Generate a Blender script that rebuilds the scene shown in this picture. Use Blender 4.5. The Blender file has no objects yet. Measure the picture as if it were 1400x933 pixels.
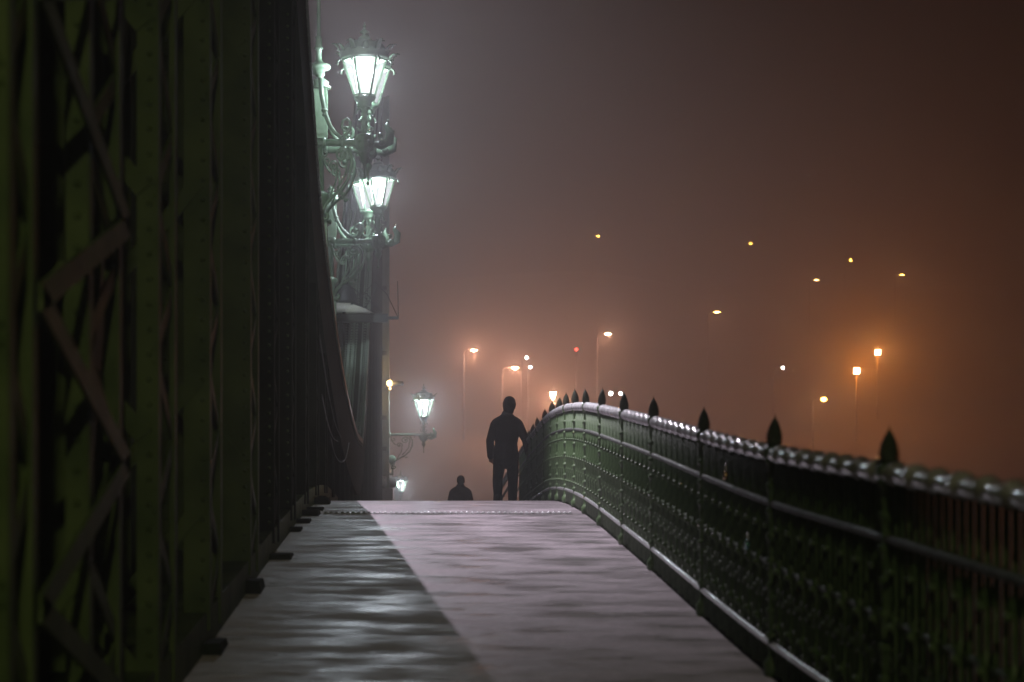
import bpy, math, random
from mathutils import Vector, Matrix
random.seed(7)
S = bpy.context.scene
COL = S.collection
R = math.radians
# Metres; x to the right, y along the bridge, z up. The origin is the photographer's eye (about 1.45 m over the walkway).

# ------------------------------------------------------------------ camera
cam = bpy.data.objects.new('camera', bpy.data.cameras.new('camera'))
COL.objects.link(cam); S.camera = cam
cam.location = (0, 0, 0); cam.rotation_euler = (R(90), 0, 0)
cd = cam.data
cd.sensor_width = 36; cd.lens = 36 * 2917 / 1400
cd.shift_x = 136 / 1400; cd.shift_y = 213.5 / 1400
cd.clip_start = 0.1; cd.clip_end = 3000
cd.dof.use_dof = True; cd.dof.focus_distance = 34.5; cd.dof.aperture_fstop = 2.6
cd.dof.aperture_blades = 9

# ------------------------------------------------------------------ world
W = bpy.data.worlds.new('World'); S.world = W; W.use_nodes = True
wn = W.node_tree.nodes; wl = W.node_tree.links
for n in list(wn): wn.remove(n)
sky = wn.new('ShaderNodeTexSky'); sky.sky_type = 'NISHITA'; sky.sun_disc = False
sky.sun_elevation = R(-6); sky.sun_rotation = R(200)
bg1 = wn.new('ShaderNodeBackground'); bg1.inputs[1].default_value = 0.004
wl.new(sky.outputs[0], bg1.inputs[0])
bg2 = wn.new('ShaderNodeBackground')            # town-lit night cloud
bg2.inputs[0].default_value = (0.66, 0.54, 0.50, 1); bg2.inputs[1].default_value = 0.0022
ad = wn.new('ShaderNodeAddShader'); wo = wn.new('ShaderNodeOutputWorld')
wl.new(bg1.outputs[0], ad.inputs[0]); wl.new(bg2.outputs[0], ad.inputs[1]); wl.new(ad.outputs[0], wo.inputs[0])

# ------------------------------------------------------------------ render settings
vs = S.view_settings
S.display_settings.display_device = 'sRGB'
vs.view_transform = 'Standard'; vs.look = 'None'; vs.exposure = 0.0; vs.gamma = 1; vs.use_curve_mapping = False
S.render.engine = 'CYCLES'
cy = S.cycles
cy.use_denoising = True; cy.max_bounces = 6; cy.diffuse_bounces = 2; cy.glossy_bounces = 3
cy.transparent_max_bounces = 8; cy.volume_bounces = 0; cy.caustics_reflective = False; cy.caustics_refractive = False
cy.sample_clamp_indirect = 4.0
cy.use_light_tree = True

# light levels in one place
PW = dict(lantern=390.0, road=8300.0, behind=1150.0, front=14000.0, far=4500.0, bright=3900.0, pylon=1350.0)
COOL = (0.80, 0.89, 1.0); WARM = (1.0, 0.42, 0.25); ROADC = (0.96, 0.86, 0.98)
HAZE = 0.0060

# ------------------------------------------------------------------ materials
def mat(name):
    m = bpy.data.materials.new(name); m.use_nodes = True
    return m, m.node_tree.nodes, m.node_tree.links, m.node_tree.nodes['Principled BSDF']

def painted(name, c1, c2, rough=0.35, metal=0.0, scale=6.0, bump=0.15, coat=0.0, rr=0.2):
    m, n, l, b = mat(name)
    tc = n.new('ShaderNodeTexCoord')
    nz = n.new('ShaderNodeTexNoise'); nz.inputs['Scale'].default_value = scale; nz.inputs['Detail'].default_value = 6
    l.new(tc.outputs['Object'], nz.inputs['Vector'])
    r = n.new('ShaderNodeValToRGB')
    r.color_ramp.elements[0].position = 0.35; r.color_ramp.elements[1].position = 0.68
    r.color_ramp.elements[0].color = (*c1, 1); r.color_ramp.elements[1].color = (*c2, 1)
    l.new(nz.outputs['Fac'], r.inputs[0]); l.new(r.outputs[0], b.inputs['Base Color'])
    mr = n.new('ShaderNodeMapRange'); mr.inputs[3].default_value = max(0.04, rough - rr / 2); mr.inputs[4].default_value = rough + rr / 2
    nz2 = n.new('ShaderNodeTexNoise'); nz2.inputs['Scale'].default_value = scale * 2.3; nz2.inputs['Detail'].default_value = 3
    l.new(tc.outputs['Object'], nz2.inputs['Vector']); l.new(nz2.outputs['Fac'], mr.inputs[0]); l.new(mr.outputs[0], b.inputs['Roughness'])
    b.inputs['Metallic'].default_value = metal
    b.inputs['Coat Weight'].default_value = coat; b.inputs['Coat Roughness'].default_value = 0.12
    if bump:
        bp = n.new('ShaderNodeBump'); bp.inputs['Strength'].default_value = bump; bp.inputs['Distance'].default_value = 0.01
        nz3 = n.new('ShaderNodeTexNoise'); nz3.inputs['Scale'].default_value = scale * 9; nz3.inputs['Detail'].default_value = 2
        l.new(tc.outputs['Object'], nz3.inputs['Vector']); l.new(nz3.outputs['Fac'], bp.inputs['Height']); l.new(bp.outputs[0], b.inputs['Normal'])
    return m

def glow(name, col, strength, sampled=False):
    m, n, l, b = mat(name)
    n.remove(b)
    e = n.new('ShaderNodeEmission'); e.inputs[0].default_value = (*col, 1); e.inputs[1].default_value = strength
    l.new(e.outputs[0], n['Material Output'].inputs[0])
    m.cycles.emission_sampling = 'AUTO' if sampled else 'NONE'
    return m

M = {}
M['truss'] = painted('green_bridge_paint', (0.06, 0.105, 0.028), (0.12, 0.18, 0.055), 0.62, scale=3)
M['truss'].node_tree.nodes['Principled BSDF'].inputs['Specular IOR Level'].default_value = 0.25
M['rail'] = painted('dark_green_railing_paint', (0.055, 0.110, 0.04), (0.13, 0.205, 0.095), 0.42, scale=14, coat=0.12, bump=0.3)
M['handrail'] = painted('worn_wet_handrail', (0.48, 0.49, 0.49), (0.74, 0.75, 0.76), 0.30, scale=10, coat=0.8, bump=0.25)
M['shaded'] = painted('shaded_dark_green_paint', (0.018, 0.028, 0.015), (0.036, 0.050, 0.028), 0.85, scale=3)  # darker copy of the bridge paint: shade put into the colour
M['shaded'].node_tree.nodes['Principled BSDF'].inputs['Specular IOR Level'].default_value = 0.08
M['finial'] = painted('black_green_finial_paint', (0.020, 0.036, 0.018), (0.05, 0.078, 0.04), 0.5, scale=30, bump=0.6)
M['lampmetal'] = painted('pale_green_lamp_paint', (0.11, 0.185, 0.115), (0.175, 0.255, 0.175), 0.42, scale=9, coat=0.15)
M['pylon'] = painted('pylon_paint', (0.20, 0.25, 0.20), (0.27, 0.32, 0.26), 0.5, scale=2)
M['stone'] = painted('grey_stone', (0.20, 0.20, 0.19), (0.30, 0.29, 0.28), 0.8, scale=5)
M['dark'] = painted('dark_metal', (0.02, 0.022, 0.022), (0.04, 0.042, 0.042), 0.5, scale=8)
M['polegrey'] = painted('dark_painted_pole', (0.022, 0.021, 0.02), (0.034, 0.032, 0.03), 0.7, scale=4)
M['worn'] = painted('worn_rail_paint', (0.07, 0.085, 0.07), (0.15, 0.16, 0.15), 0.65, scale=9, coat=0.05, bump=0.3)
M['cream'] = painted('cream_enamel', (0.55, 0.53, 0.45), (0.68, 0.66, 0.58), 0.45, scale=5)
M['cloth'] = painted('dark_jacket_cloth', (0.008, 0.008, 0.011), (0.014, 0.013, 0.017), 0.85, scale=20)
M['cloth2'] = painted('charcoal_trouser_cloth', (0.010, 0.010, 0.013), (0.018, 0.018, 0.022), 0.9, scale=20)
M['coat'] = painted('dark_overcoat_cloth', (0.009, 0.008, 0.011), (0.016, 0.015, 0.018), 0.9, scale=20)
M['skin'] = painted('skin', (0.30, 0.19, 0.14), (0.36, 0.23, 0.17), 0.55, scale=12, bump=0)
M['leather'] = painted('black_leather', (0.008, 0.008, 0.008), (0.016, 0.016, 0.016), 0.4, scale=20)
M['hair'] = painted('dark_hair', (0.012, 0.010, 0.009), (0.022, 0.018, 0.015), 0.6, scale=60)
M['orange_glint_metal'] = painted('orange_glint_metal', (0.50, 0.30, 0.13), (0.62, 0.40, 0.2), 0.22, metal=1.0, scale=20, bump=0)
M['teal'] = painted('teal_glint_metal', (0.15, 0.42, 0.42), (0.22, 0.5, 0.5), 0.15, metal=0.8, scale=20, bump=0)
M['lamp_white'] = glow('white_lamp_glass', (1.0, 0.97, 0.92), 70)
M['lamp_orange'] = glow('sodium_lamp_glass', (1.0, 0.55, 0.13), 80)
M['lamp_orange2'] = glow('bright_sodium_lamp_glass', (1.0, 0.68, 0.33), 120)
M['lamp_amber'] = glow('amber_lamp_glass', (1.0, 0.50, 0.06), 110)
M['lamp_red'] = glow('red_signal_glass', (1.0, 0.06, 0.04), 16)
M['flood'] = glow('floodlight_glass', (1.0, 0.66, 0.28), 7)

# milky lantern glass: lets the lamp's light out and shines itself
m, n, l, b = mat('milky_lantern_glass'); n.remove(b)
em = n.new('ShaderNodeEmission'); em.inputs[0].default_value = (0.93, 0.97, 1.0, 1)
tr = n.new('ShaderNodeBsdfTransparent'); mx = n.new('ShaderNodeMixShader'); mx.inputs[0].default_value = 0.45
tcg = n.new('ShaderNodeTexCoord'); ng = n.new('ShaderNodeTexNoise'); ng.inputs['Scale'].default_value = 2.6
mg = n.new('ShaderNodeMapRange'); mg.inputs[1].default_value = 0.3; mg.inputs[2].default_value = 0.7
mg.inputs[3].default_value = 0.75; mg.inputs[4].default_value = 1.5
l.new(tcg.outputs['Object'], ng.inputs['Vector']); l.new(ng.outputs['Fac'], mg.inputs[0]); l.new(mg.outputs[0], em.inputs[1])
l.new(tr.outputs[0], mx.inputs[1]); l.new(em.outputs[0], mx.inputs[2]); l.new(mx.outputs[0], n['Material Output'].inputs[0])
m.cycles.emission_sampling = 'NONE'; M['glass'] = m

# wet walkway: bitumen sheet with long shallow ripples across it
m, n, l, b = mat('wet_walkway_surface')
tc = n.new('ShaderNodeTexCoord'); mp = n.new('ShaderNodeMapping'); mp.inputs['Scale'].default_value = (0.8, 1.35, 1)
l.new(tc.outputs['Object'], mp.inputs['Vector'])
n1 = n.new('ShaderNodeTexNoise'); n1.inputs['Scale'].default_value = 2.3; n1.inputs['Detail'].default_value = 5; n1.inputs['Roughness'].default_value = 0.55
l.new(mp.outputs[0], n1.inputs['Vector'])
n2 = n.new('ShaderNodeTexNoise'); n2.inputs['Scale'].default_value = 90; n2.inputs['Detail'].default_value = 4
l.new(tc.outputs['Object'], n2.inputs['Vector'])
r1 = n.new('ShaderNodeValToRGB')
r1.color_ramp.elements[0].position = 0.32; r1.color_ramp.elements[0].color = (0.13, 0.12, 0.128, 1)
r1.color_ramp.elements[1].position = 0.66; r1.color_ramp.elements[1].color = (0.54, 0.47, 0.51, 1)
l.new(n1.outputs['Fac'], r1.inputs[0])
mxc = n.new('ShaderNodeMix'); mxc.data_type = 'RGBA'; mxc.blend_type = 'MULTIPLY'; mxc.inputs[0].default_value = 0.75
n4 = n.new('ShaderNodeTexNoise'); n4.inputs['Scale'].default_value = 16; n4.inputs['Detail'].default_value = 8; n4.inputs['Roughness'].default_value = 0.75
l.new(tc.outputs['Object'], n4.inputs['Vector'])
r4 = n.new('ShaderNodeValToRGB'); r4.color_ramp.elements[0].position = 0.36; r4.color_ramp.elements[1].position = 0.62
r4.color_ramp.elements[0].color = (0.34, 0.33, 0.34, 1); r4.color_ramp.elements[1].color = (1, 1, 1, 1)
l.new(n4.outputs['Fac'], r4.inputs[0])
l.new(r1.outputs[0], mxc.inputs[6]); l.new(r4.outputs[0], mxc.inputs[7]); l.new(mxc.outputs[2], b.inputs['Base Color'])
mr = n.new('ShaderNodeMapRange'); mr.inputs[1].default_value = 0.38; mr.inputs[2].default_value = 0.62; mr.inputs[3].default_value = 0.27; mr.inputs[4].default_value = 0.66
l.new(n1.outputs['Fac'], mr.inputs[0]); l.new(mr.outputs[0], b.inputs['Roughness'])
b.inputs['Sheen Weight'].default_value = 0.6; b.inputs['Sheen Roughness'].default_value = 0.45; b.inputs['Sheen Tint'].default_value = (1.0, 0.93, 0.96, 1)
bp = n.new('ShaderNodeBump'); bp.inputs['Strength'].default_value = 0.4; bp.inputs['Distance'].default_value = 0.05
l.new(n1.outputs['Fac'], bp.inputs['Height'])
bp2 = n.new('ShaderNodeBump'); bp2.inputs['Strength'].default_value = 0.25; bp2.inputs['Distance'].default_value = 0.004
l.new(n2.outputs['Fac'], bp2.inputs['Height']); l.new(bp.outputs[0], bp2.inputs['Normal']); l.new(bp2.outputs[0], b.inputs['Normal'])
M['deck'] = m
M['asphalt'] = painted('road_asphalt', (0.035, 0.035, 0.037), (0.06, 0.06, 0.06), 0.45, scale=3)
M['hill'] = painted('dark_hillside_ground', (0.03, 0.035, 0.02), (0.07, 0.065, 0.045), 0.95, scale=0.08, bump=0)
M['water'] = painted('dark_river_water', (0.01, 0.014, 0.016), (0.02, 0.025, 0.028), 0.2, scale=0.4, bump=0.4)

# ------------------------------------------------------------------ mesh builder
class MB:
    def __init__(s): s.v = []; s.f = []; s.sm = []
    def add(s, vs, fs, smooth=False):
        o = len(s.v); s.v += [tuple(p) for p in vs]
        for f in fs: s.f.append([i + o for i in f]); s.sm.append(smooth)
        return s
    def box(s, x0, x1, y0, y1, z0, z1):
        return s.add([(x0,y0,z0),(x1,y0,z0),(x1,y1,z0),(x0,y1,z0),(x0,y0,z1),(x1,y0,z1),(x1,y1,z1),(x0,y1,z1)],
                     [(0,3,2,1),(4,5,6,7),(0,1,5,4),(1,2,6,5),(2,3,7,6),(3,0,4,7)])
    def bar(s, a, b, w, h, up=(0,0,1)):
        a = Vector(a); b = Vector(b); t = (b-a).normalized(); u = Vector(up)
        sd = t.cross(u)
        if sd.length < 1e-4: sd = t.cross(Vector((1,0,0)))
        sd.normalize(); u = sd.cross(t).normalized()
        sd *= w/2; u *= h/2
        vs = [a-sd-u, a+sd-u, a+sd+u, a-sd+u, b-sd-u, b+sd-u, b+sd+u, b-sd+u]
        return s.add(vs, [(3,2,1,0),(4,5,6,7),(0,1,5,4),(1,2,6,5),(2,3,7,6),(3,0,4,7)])
    def tube(s, pts, r, n=8, closed=False, up=(0,0,1), cap=True):
        pts = [Vector(p) for p in pts]; m = len(pts)
        rr = r if isinstance(r, list) else [r]*m
        tang = []
        for i in range(m):
            if closed: t = pts[(i+1)%m]-pts[i-1]
            else: t = pts[min(i+1,m-1)]-pts[max(i-1,0)]
            tang.append(t.normalized() if t.length > 1e-9 else Vector((0,0,1)))
        u = Vector(up)
        if abs(u.dot(tang[0])) > 0.95: u = Vector((1,0,0)) if abs(tang[0].x) < 0.9 else Vector((0,1,0))
        vs = []
        for i in range(m):
            t = tang[i]; u = (u - t*u.dot(t)); u.normalize(); w = t.cross(u)
            ra, rb = rr[i] if isinstance(rr[i], (list, tuple)) else (rr[i], rr[i])
            for k in range(n):
                a = 2*math.pi*k/n
                vs.append(pts[i] + w*(math.cos(a)*ra) + u*(math.sin(a)*rb))
        fs = []
        for i in range(m if closed else m-1):
            j = (i+1) % m
            for k in range(n):
                k2 = (k+1) % n
                fs.append((i*n+k, i*n+k2, j*n+k2, j*n+k))
        if cap and not closed:
            fs.append(tuple(reversed(range(n)))); fs.append(tuple((m-1)*n+k for k in range(n)))
        return s.add(vs, fs, True)
    def lathe(s, prof, c=(0,0,0), n=12, axis=(0,0,1), rot=0.0, smooth=True):
        ax = Vector(axis).normalized(); q = Vector((0,0,1)).rotation_difference(ax); c = Vector(c)
        vs = []
        for (r, z) in prof:
            for k in range(n):
                a = 2*math.pi*k/n + rot
                vs.append(c + q @ Vector((r*math.cos(a), r*math.sin(a), z)))
        fs = []
        for i in range(len(prof)-1):
            for k in range(n):
                k2 = (k+1) % n
                fs.append((i*n+k, i*n+k2, (i+1)*n+k2, (i+1)*n+k))
        fs.append(tuple(reversed(range(n)))); fs.append(tuple((len(prof)-1)*n+k for k in range(n)))
        return s.add(vs, fs, smooth)
    def ball(s, c, r, n=8, sz=1.0):
        k = 6
        return s.lathe([(max(1e-4, r*math.sin(math.pi*i/k)), -r*sz*math.cos(math.pi*i/k)) for i in range(k+1)], c, n)
    def rivet(s, c, nrm, r=0.018, h=0.012):
        return s.lathe([(r, 0), (r*0.75, h*0.75), (r*0.2, h)], c, 6, nrm)
    def build(s, name, material, parent=None, loc=(0,0,0)):
        me = bpy.data.meshes.new(name); me.from_pydata(s.v, [], s.f); me.validate(); me.update()
        if len(me.polygons) == len(s.sm): me.polygons.foreach_set('use_smooth', s.sm)
        me.materials.append(material)
        o = bpy.data.objects.new(name, me); COL.objects.link(o); o.location = loc
        if parent: o.parent = parent
        return o

def tag(o, label, cat, group=None, kind=None):
    if label: o['label'] = label
    if cat: o['category'] = cat
    if group: o['group'] = group
    if kind: o['kind'] = kind
    return o
def empty(name, loc, label, cat, group=None, rz=0):
    o = bpy.data.objects.new(name, None); COL.objects.link(o); o.location = loc; o.rotation_euler.z = rz
    o.empty_display_size = 0.2
    return tag(o, label, cat, group)
def twin(src, parent, loc=None, rz=None):
    c = src.copy(); COL.objects.link(c); c.parent = parent
    if loc is not None: c.location = loc
    if rz is not None: c.rotation_euler.z = rz
    return c
def light(name, power, col, parent, loc, radius=0.08):
    ld = bpy.data.lights.new(name, 'POINT'); ld.energy = power; ld.color = col; ld.shadow_soft_size = radius
    o = bpy.data.objects.new(name, ld); COL.objects.link(o); o.location = loc
    if parent: o.parent = parent
    return o

def interp(tab):
    xs = [a for a, _ in tab]; ys = [b for _, b in tab]; k = len(xs)
    d = [(ys[i+1]-ys[i])/(xs[i+1]-xs[i]) for i in range(k-1)]
    ms = [d[0]] + [(d[i-1]+d[i])/2 if d[i-1]*d[i] > 0 else 0.0 for i in range(1, k-1)] + [d[-1]]
    def f(x):
        if x <= xs[0]: return ys[0] + d[0]*(x-xs[0])
        if x >= xs[-1]: return ys[-1] + d[-1]*(x-xs[-1])
        i = max(j for j in range(k-1) if xs[j] <= x)
        h = xs[i+1]-xs[i]; t = (x-xs[i])/h
        return ((2*t**3-3*t*t+1)*ys[i] + (t**3-2*t*t+t)*h*ms[i] + (-2*t**3+3*t*t)*ys[i+1] + (t**3-t*t)*h*ms[i+1])
    return f
# height of the handrail along the bridge; the walkway runs 1.11 m under it
rail_z = interp([(-8,-0.75),(0,-0.35),(6.31,-.004),(8.17,.09),(10.86,.222),(13.26,.375),(16,.56),(18.46,.715),(22.4,.945),(25.3,1.045),(27.6,1.065),(30.9,.965),(33.4,.86),(49,-.17),(83,-2.4),(127,-5.1),(150,-6.3)])
deck_z = lambda d: rail_z(d) - 1.11
RX = 1.81        # railing line
TX = -1.10       # truss face beside the walkway
def frange(a, b, st):
    k = max(1, int(round((b-a)/st)))
    return [a + (b-a)*i/k for i in range(k+1)]

# ------------------------------------------------------------------ ground, water, decks
def strip(x0, x1, ds, zf, th):
    b = MB(); vs = []; fs = []
    for d in ds:
        z = zf(d); vs += [(x0,d,z),(x1,d,z),(x1,d,z-th),(x0,d,z-th)]
    k = len(ds)
    for i in range(k-1):
        for a, c in ((0,1),(1,2),(2,3),(3,0)):
            fs.append((i*4+c, i*4+a, (i+1)*4+a, (i+1)*4+c))
    fs.append((0,1,2,3)); j=(k-1)*4; fs.append((j+3,j+2,j+1,j))
    return b.add(vs, fs)
w = strip(-1.30, 1.79, frange(-8, 150, 0.25), deck_z, 0.22)
w.sm = [False]*len(w.sm)
tag(w.build('walkway', M['deck']), None, None, kind='structure')
tag(strip(-9.3, -1.32, frange(-8, 150, 1.0), lambda d: deck_z(d)-0.12, 0.4).build('roadway', M['asphalt']), None, None, kind='structure')
tag(MB().box(-180, 240, -80, 160, -17.5, -17.0).build('river_water', M['water']), None, None, kind='structure')
def hash2(i, j):
    random_ = math.sin(i*127.1+j*311.7)*43758.5453
    return random_ - math.floor(random_)
def vnoise(x, y):
    i, j = math.floor(x), math.floor(y); u, v = x-i, y-j; u = u*u*(3-2*u); v = v*v*(3-2*v)
    return (hash2(i,j)*(1-u)+hash2(i+1,j)*u)*(1-v)+(hash2(i,j+1)*(1-u)+hash2(i+1,j+1)*u)*v
base_g = interp([(110,-19),(135,-16),(146,-7.0),(160,-6.2),(200,2.5),(260,15),(400,39),(620,78)])
def ground(x, y): return base_g(y) + (vnoise(x*0.03, y*0.03)-0.5)*min(6, max(0, (y-170)*0.06))
g = MB(); nx, ny = 70, 90; vs_ = []; fs_ = []
for j in range(ny+1):
    for i in range(nx+1):
        x = -178 + 416*i/nx; y = 112 + 318*j/ny; vs_.append((x, y, ground(x, y)))
for j in range(ny):
    for i in range(nx): a = j*(nx+1)+i; fs_.append((a, a+1, a+nx+2, a+nx+1))
g.add(vs_, fs_, True)
tag(g.build('hillside_terrain', M['hill']), None, None, kind='structure')

# haze: one closed box of even air round everything
hz, n, l, b = mat('night_haze'); n.remove(b)
pv = n.new('ShaderNodeVolumePrincipled')
pv.inputs['Color'].default_value = (0.93, 0.92, 0.92, 1); pv.inputs['Density'].default_value = HAZE; pv.inputs['Anisotropy'].default_value = 0.72
l.new(pv.outputs[0], n['Material Output'].inputs['Volume'])
tag(MB().box(-185, 245, -85, 440, -20, 53).build('haze', hz), None, None, kind='stuff')

# joint strip with a row of studs across the walkway
jb = MB(); jd = 22.2
jb.box(-0.92, 1.66, jd-0.05, jd+0.05, deck_z(jd)-0.01, deck_z(jd)+0.008)
for i in range(46):
    jb.rivet((-0.9 + 2.54*i/45, jd, deck_z(jd)+0.007), (0,0,1), 0.019, 0.020)
tag(jb.build('joint_strip', M['handrail']), 'thin studded metal joint strip across the wet walkway before the crest', 'joint strip')

# ------------------------------------------------------------------ truss beside the walkway
chord_z = interp([(-8,27),(4,17.2),(8,14.0),(14,10.0),(18,7.3),(22,5.1),(24.9,3.67),(28.6,2.75),(32.8,2.02),(37.4,1.54),(43.4,1.2),(46.3,1.2),(48,1.6),(50.5,2.6),(53,3.8),(56,5.6),(65,9.6),(82,17)])
def build_truss(xi, sgn, label, detail):
    """xi: face beside the walkway; the member runs from xi to xi + sgn*0.9"""
    t = empty('bridge_truss', (xi, 0, 0), label, 'bridge truss')
    X = lambda a: sgn*a                        # a >= 0 runs away from the face
    def bx(b, a0, a1, y0, y1, z0, z1):
        p, q = sorted((X(a0), X(a1))); b.box(p, q, y0, y1, z0, z1)
    ds = frange(-8, 81, 0.5)
    ch = MB(); vs = []; fs = []
    def frame(d):
        dz = (chord_z(d+0.2)-chord_z(d-0.2))/0.4; q = math.hypot(1, dz)
        return Vector((0, 1/q, dz/q)), Vector((0, -dz/q, 1/q))
    TH = 1.15
    for d in ds:
        T, N = frame(d); top = Vector((0, d, chord_z(d)))
        # keep the lower edge straight under the upper one, a real box girder of even depth
        bot = top - Vector((0,0,1))*TH*min(1.5, math.hypot(1, T.z/max(T.y,.01))) if d < 46 else top - N*TH*0.8
        bot.z = max(bot.z, deck_z(d)+0.15) if d < 50 else bot.z
        vs += [top + Vector((X(0),0,0)), top + Vector((X(0.9),0,0)), bot + Vector((X(0.9),0,0)), bot + Vector((X(0),0,0))]
    for i in range(len(ds)-1):
        for a, c in ((0,1),(1,2),(2,3),(3,0)):
            fs.append((i*4+a, i*4+c, (i+1)*4+c, (i+1)*4+a))
    ch.add(vs, fs); top_ch = ch.build('top_chord', M['shaded'], t)  # chord painted darker so its side stays in shade
    if detail:
        fl = MB(); rv = MB()
        for a0, a1 in ((-0.02,0.06),(0.13,0.17),(0.34,0.40),(0.45,0.51),(0.72,0.77),(0.84,0.92)):
            prev = None
            for d in frange(6, 78, 0.4):
                T, N = frame(d); p = Vector((X((a0+a1)/2), d, chord_z(d))) + N*0.012
                if prev is not None: fl.bar(prev, p, a1-a0, 0.09, N)
                prev = p
        for d in (26, 30, 34, 46.9, 47.5, 48.1):
            T, N = frame(d); c = Vector((X(0.45), d, chord_z(d))) + N*0.01
            fl.bar(c + Vector((-0.46,0,0)), c + Vector((0.46,0,0)), 0.30, 0.04, N)
        fl.build('flange_strip', M['pylon'], top_ch)  # paler than the chord, so the far face looks lit
        for d in frange(14, 62, 0.13):
            T, N = frame(d)
            for a in (0.02, 0.095, 0.30, 0.425, 0.55, 0.68, 0.88):
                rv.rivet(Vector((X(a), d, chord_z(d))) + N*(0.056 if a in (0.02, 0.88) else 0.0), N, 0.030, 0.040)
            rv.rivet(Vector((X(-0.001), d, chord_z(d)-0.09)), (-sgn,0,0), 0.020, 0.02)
        tag(rv.build('rivets', M['pylon'], top_ch), None, None, kind='stuff')  # same pale paint, so the rivets read as bright specks
    bc = MB()
    for d0, d1 in zip(frange(-8,80,0.8), frange(-8,80,0.8)[1:]):
        z = (deck_z(d0)+deck_z(d1))/2
        vs = []
        for d in (d0, d1):
            z = deck_z(d)
            vs += [(X(0.03),d,z-0.25),(X(0.9),d,z-0.25),(X(0.9),d,z+0.20),(X(0.03),d,z+0.20)]
        bc.add(vs, [(0,1,5,4),(1,2,6,5),(2,3,7,6),(3,0,4,7)])
    bc.build('bottom_chord', M['truss'], t)
    # laced columns: two flanges along the bridge, each of two strips, joined by zigzag lacing
    cols = [(3.6,3.9),(5.9,6.35),(7.36,8.2),(9.37,10.1),(11.75,12.5),(14.7,15.5)] + [(d, d+0.7) for d in frange(17.2, 45, 2.45)] + [(d, d+0.7) for d in frange(48, 78, 5)]
    if not detail: cols = [(d, d+0.8) for d in frange(3, 78, 4)]
    for ci, (d0, d1) in enumerate(cols):
        b = MB(); zb = deck_z(d0)+0.10; zt = min(chord_z(d0), chord_z(d1))-0.3
        w2 = {1:(.16,.55), 2:(.096,.084), 3:(.11,.05), 4:(.16,.13)}.get(ci, (.25,.2)) if detail else (.3,.3)
        for d, s2, wide in ((d0, 1, w2[0]), (d1, -1, w2[1])):
            bx(b, 0.02, wide, d-0.008, d+0.008, zb, zt)
            bx(b, 0.55, 0.70, d-0.008, d+0.008, zb, zt)
            bx(b, 0.015, 0.029, min(d,d+s2*0.09), max(d,d+s2*0.09), zb, zt)
            bx(b, 0.701, 0.715, min(d,d+s2*0.09), max(d,d+s2*0.09), zb, zt)
        pm = M['truss'] if detail and ci < 6 else M['shaded']  # near columns in full green, farther ones in the paint darkened for shade
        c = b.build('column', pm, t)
        la = MB(); lfs = []; up = 1; z = zb+0.05; step = 0.42 if d1-d0 > 1 else 0.36
        while z < zt-0.5:
            y0, y1 = (d0, d1) if up else (d1, d0)
            la.bar((X(0.034), y0, z), (X(0.034), y1, z+step), 0.012, 0.075)
            if ci in (2, 3, 4, 5, 6, 7): (z % 1.0 < step) and lfs.append(MB().bar((X(0.08 if ci % 2 else 0.6), d0-0.014, z), (X(0.6 if ci % 2 else 0.08), d0-0.014, z+0.62), 0.08, 0.012, (0,1,0)))
            z += step; up = not up
        la.build('lacing', pm, c)
        for q in lfs: q.build('lacing_bar', pm, c)
        if detail and ci < 8:
            rb = MB(); z = zb+0.06
            while z < min(zt, 4.5):
                for a in (0.055, 0.60, 0.66): rb.rivet((X(a), d0-0.008, z), (0,-1,0), 0.014, 0.012)
                z += 0.11
            rb.build('rivets', M['truss'], c)['kind'] = 'stuff'
    if detail:      # bold zigzag bracing near the camera, on the walkway face
        z = -1.25; up = True
        while z < 3.4:
            a, c_ = (6.30, 8.25) if up else (8.25, 6.30)
            MB().bar((X(-0.002), a, z), (X(-0.002), c_, z+0.46), 0.014, 0.085).build('brace', M['truss'], t)
            z += 0.46; up = not up
    # web plates on the roadway side, with a few slots left between them
    wb = MB()
    slots = [(10.28,10.33,[(2.00,2.14),(1.46,1.58),(1.60,1.68),(0.80,0.86),(0.66,0.72),(0.16,0.24)]),(11.74,11.78,[(2.08,2.18),(1.70,1.78),(0.95,1.02)])] if detail else []
    edges = [-8.0]
    for s0, s1, hs in slots:
        edges += [s0, s1]
        z = -1.2
        for h0, h1 in sorted(hs): bx(wb, 0.74, 0.76, s0, s1, z, h0); z = h1
        bx(wb, 0.74, 0.76, s0, s1, z, 9)
    edges.append(46.0)
    for e0, e1 in zip(edges[::2], edges[1::2]):
        for y0, y1 in zip(frange(e0, e1, 1.5), frange(e0, e1, 1.5)[1:]):
            bx(wb, 0.74, 0.76, y0, y1, min(deck_z(y0),deck_z(y1))-0.1, min(chord_z(y0), chord_z(y1))-0.4)
    wb.build('web_plate', M['truss'], t)
    for k in range(7):
        a = 9.0 + k*6; dg = MB()
        dg.bar((X(0.42), a, deck_z(a)+0.2), (X(0.42), a+3.4, min(chord_z(a+3.4)-0.6, deck_z(a)+6.5)), 0.16, 0.22)
        dg.build('diagonal', M['truss'], t)
    return t
tr1 = build_truss(TX, -1, 'dark green riveted lattice truss rising along the left edge of the walkway', True)
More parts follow.
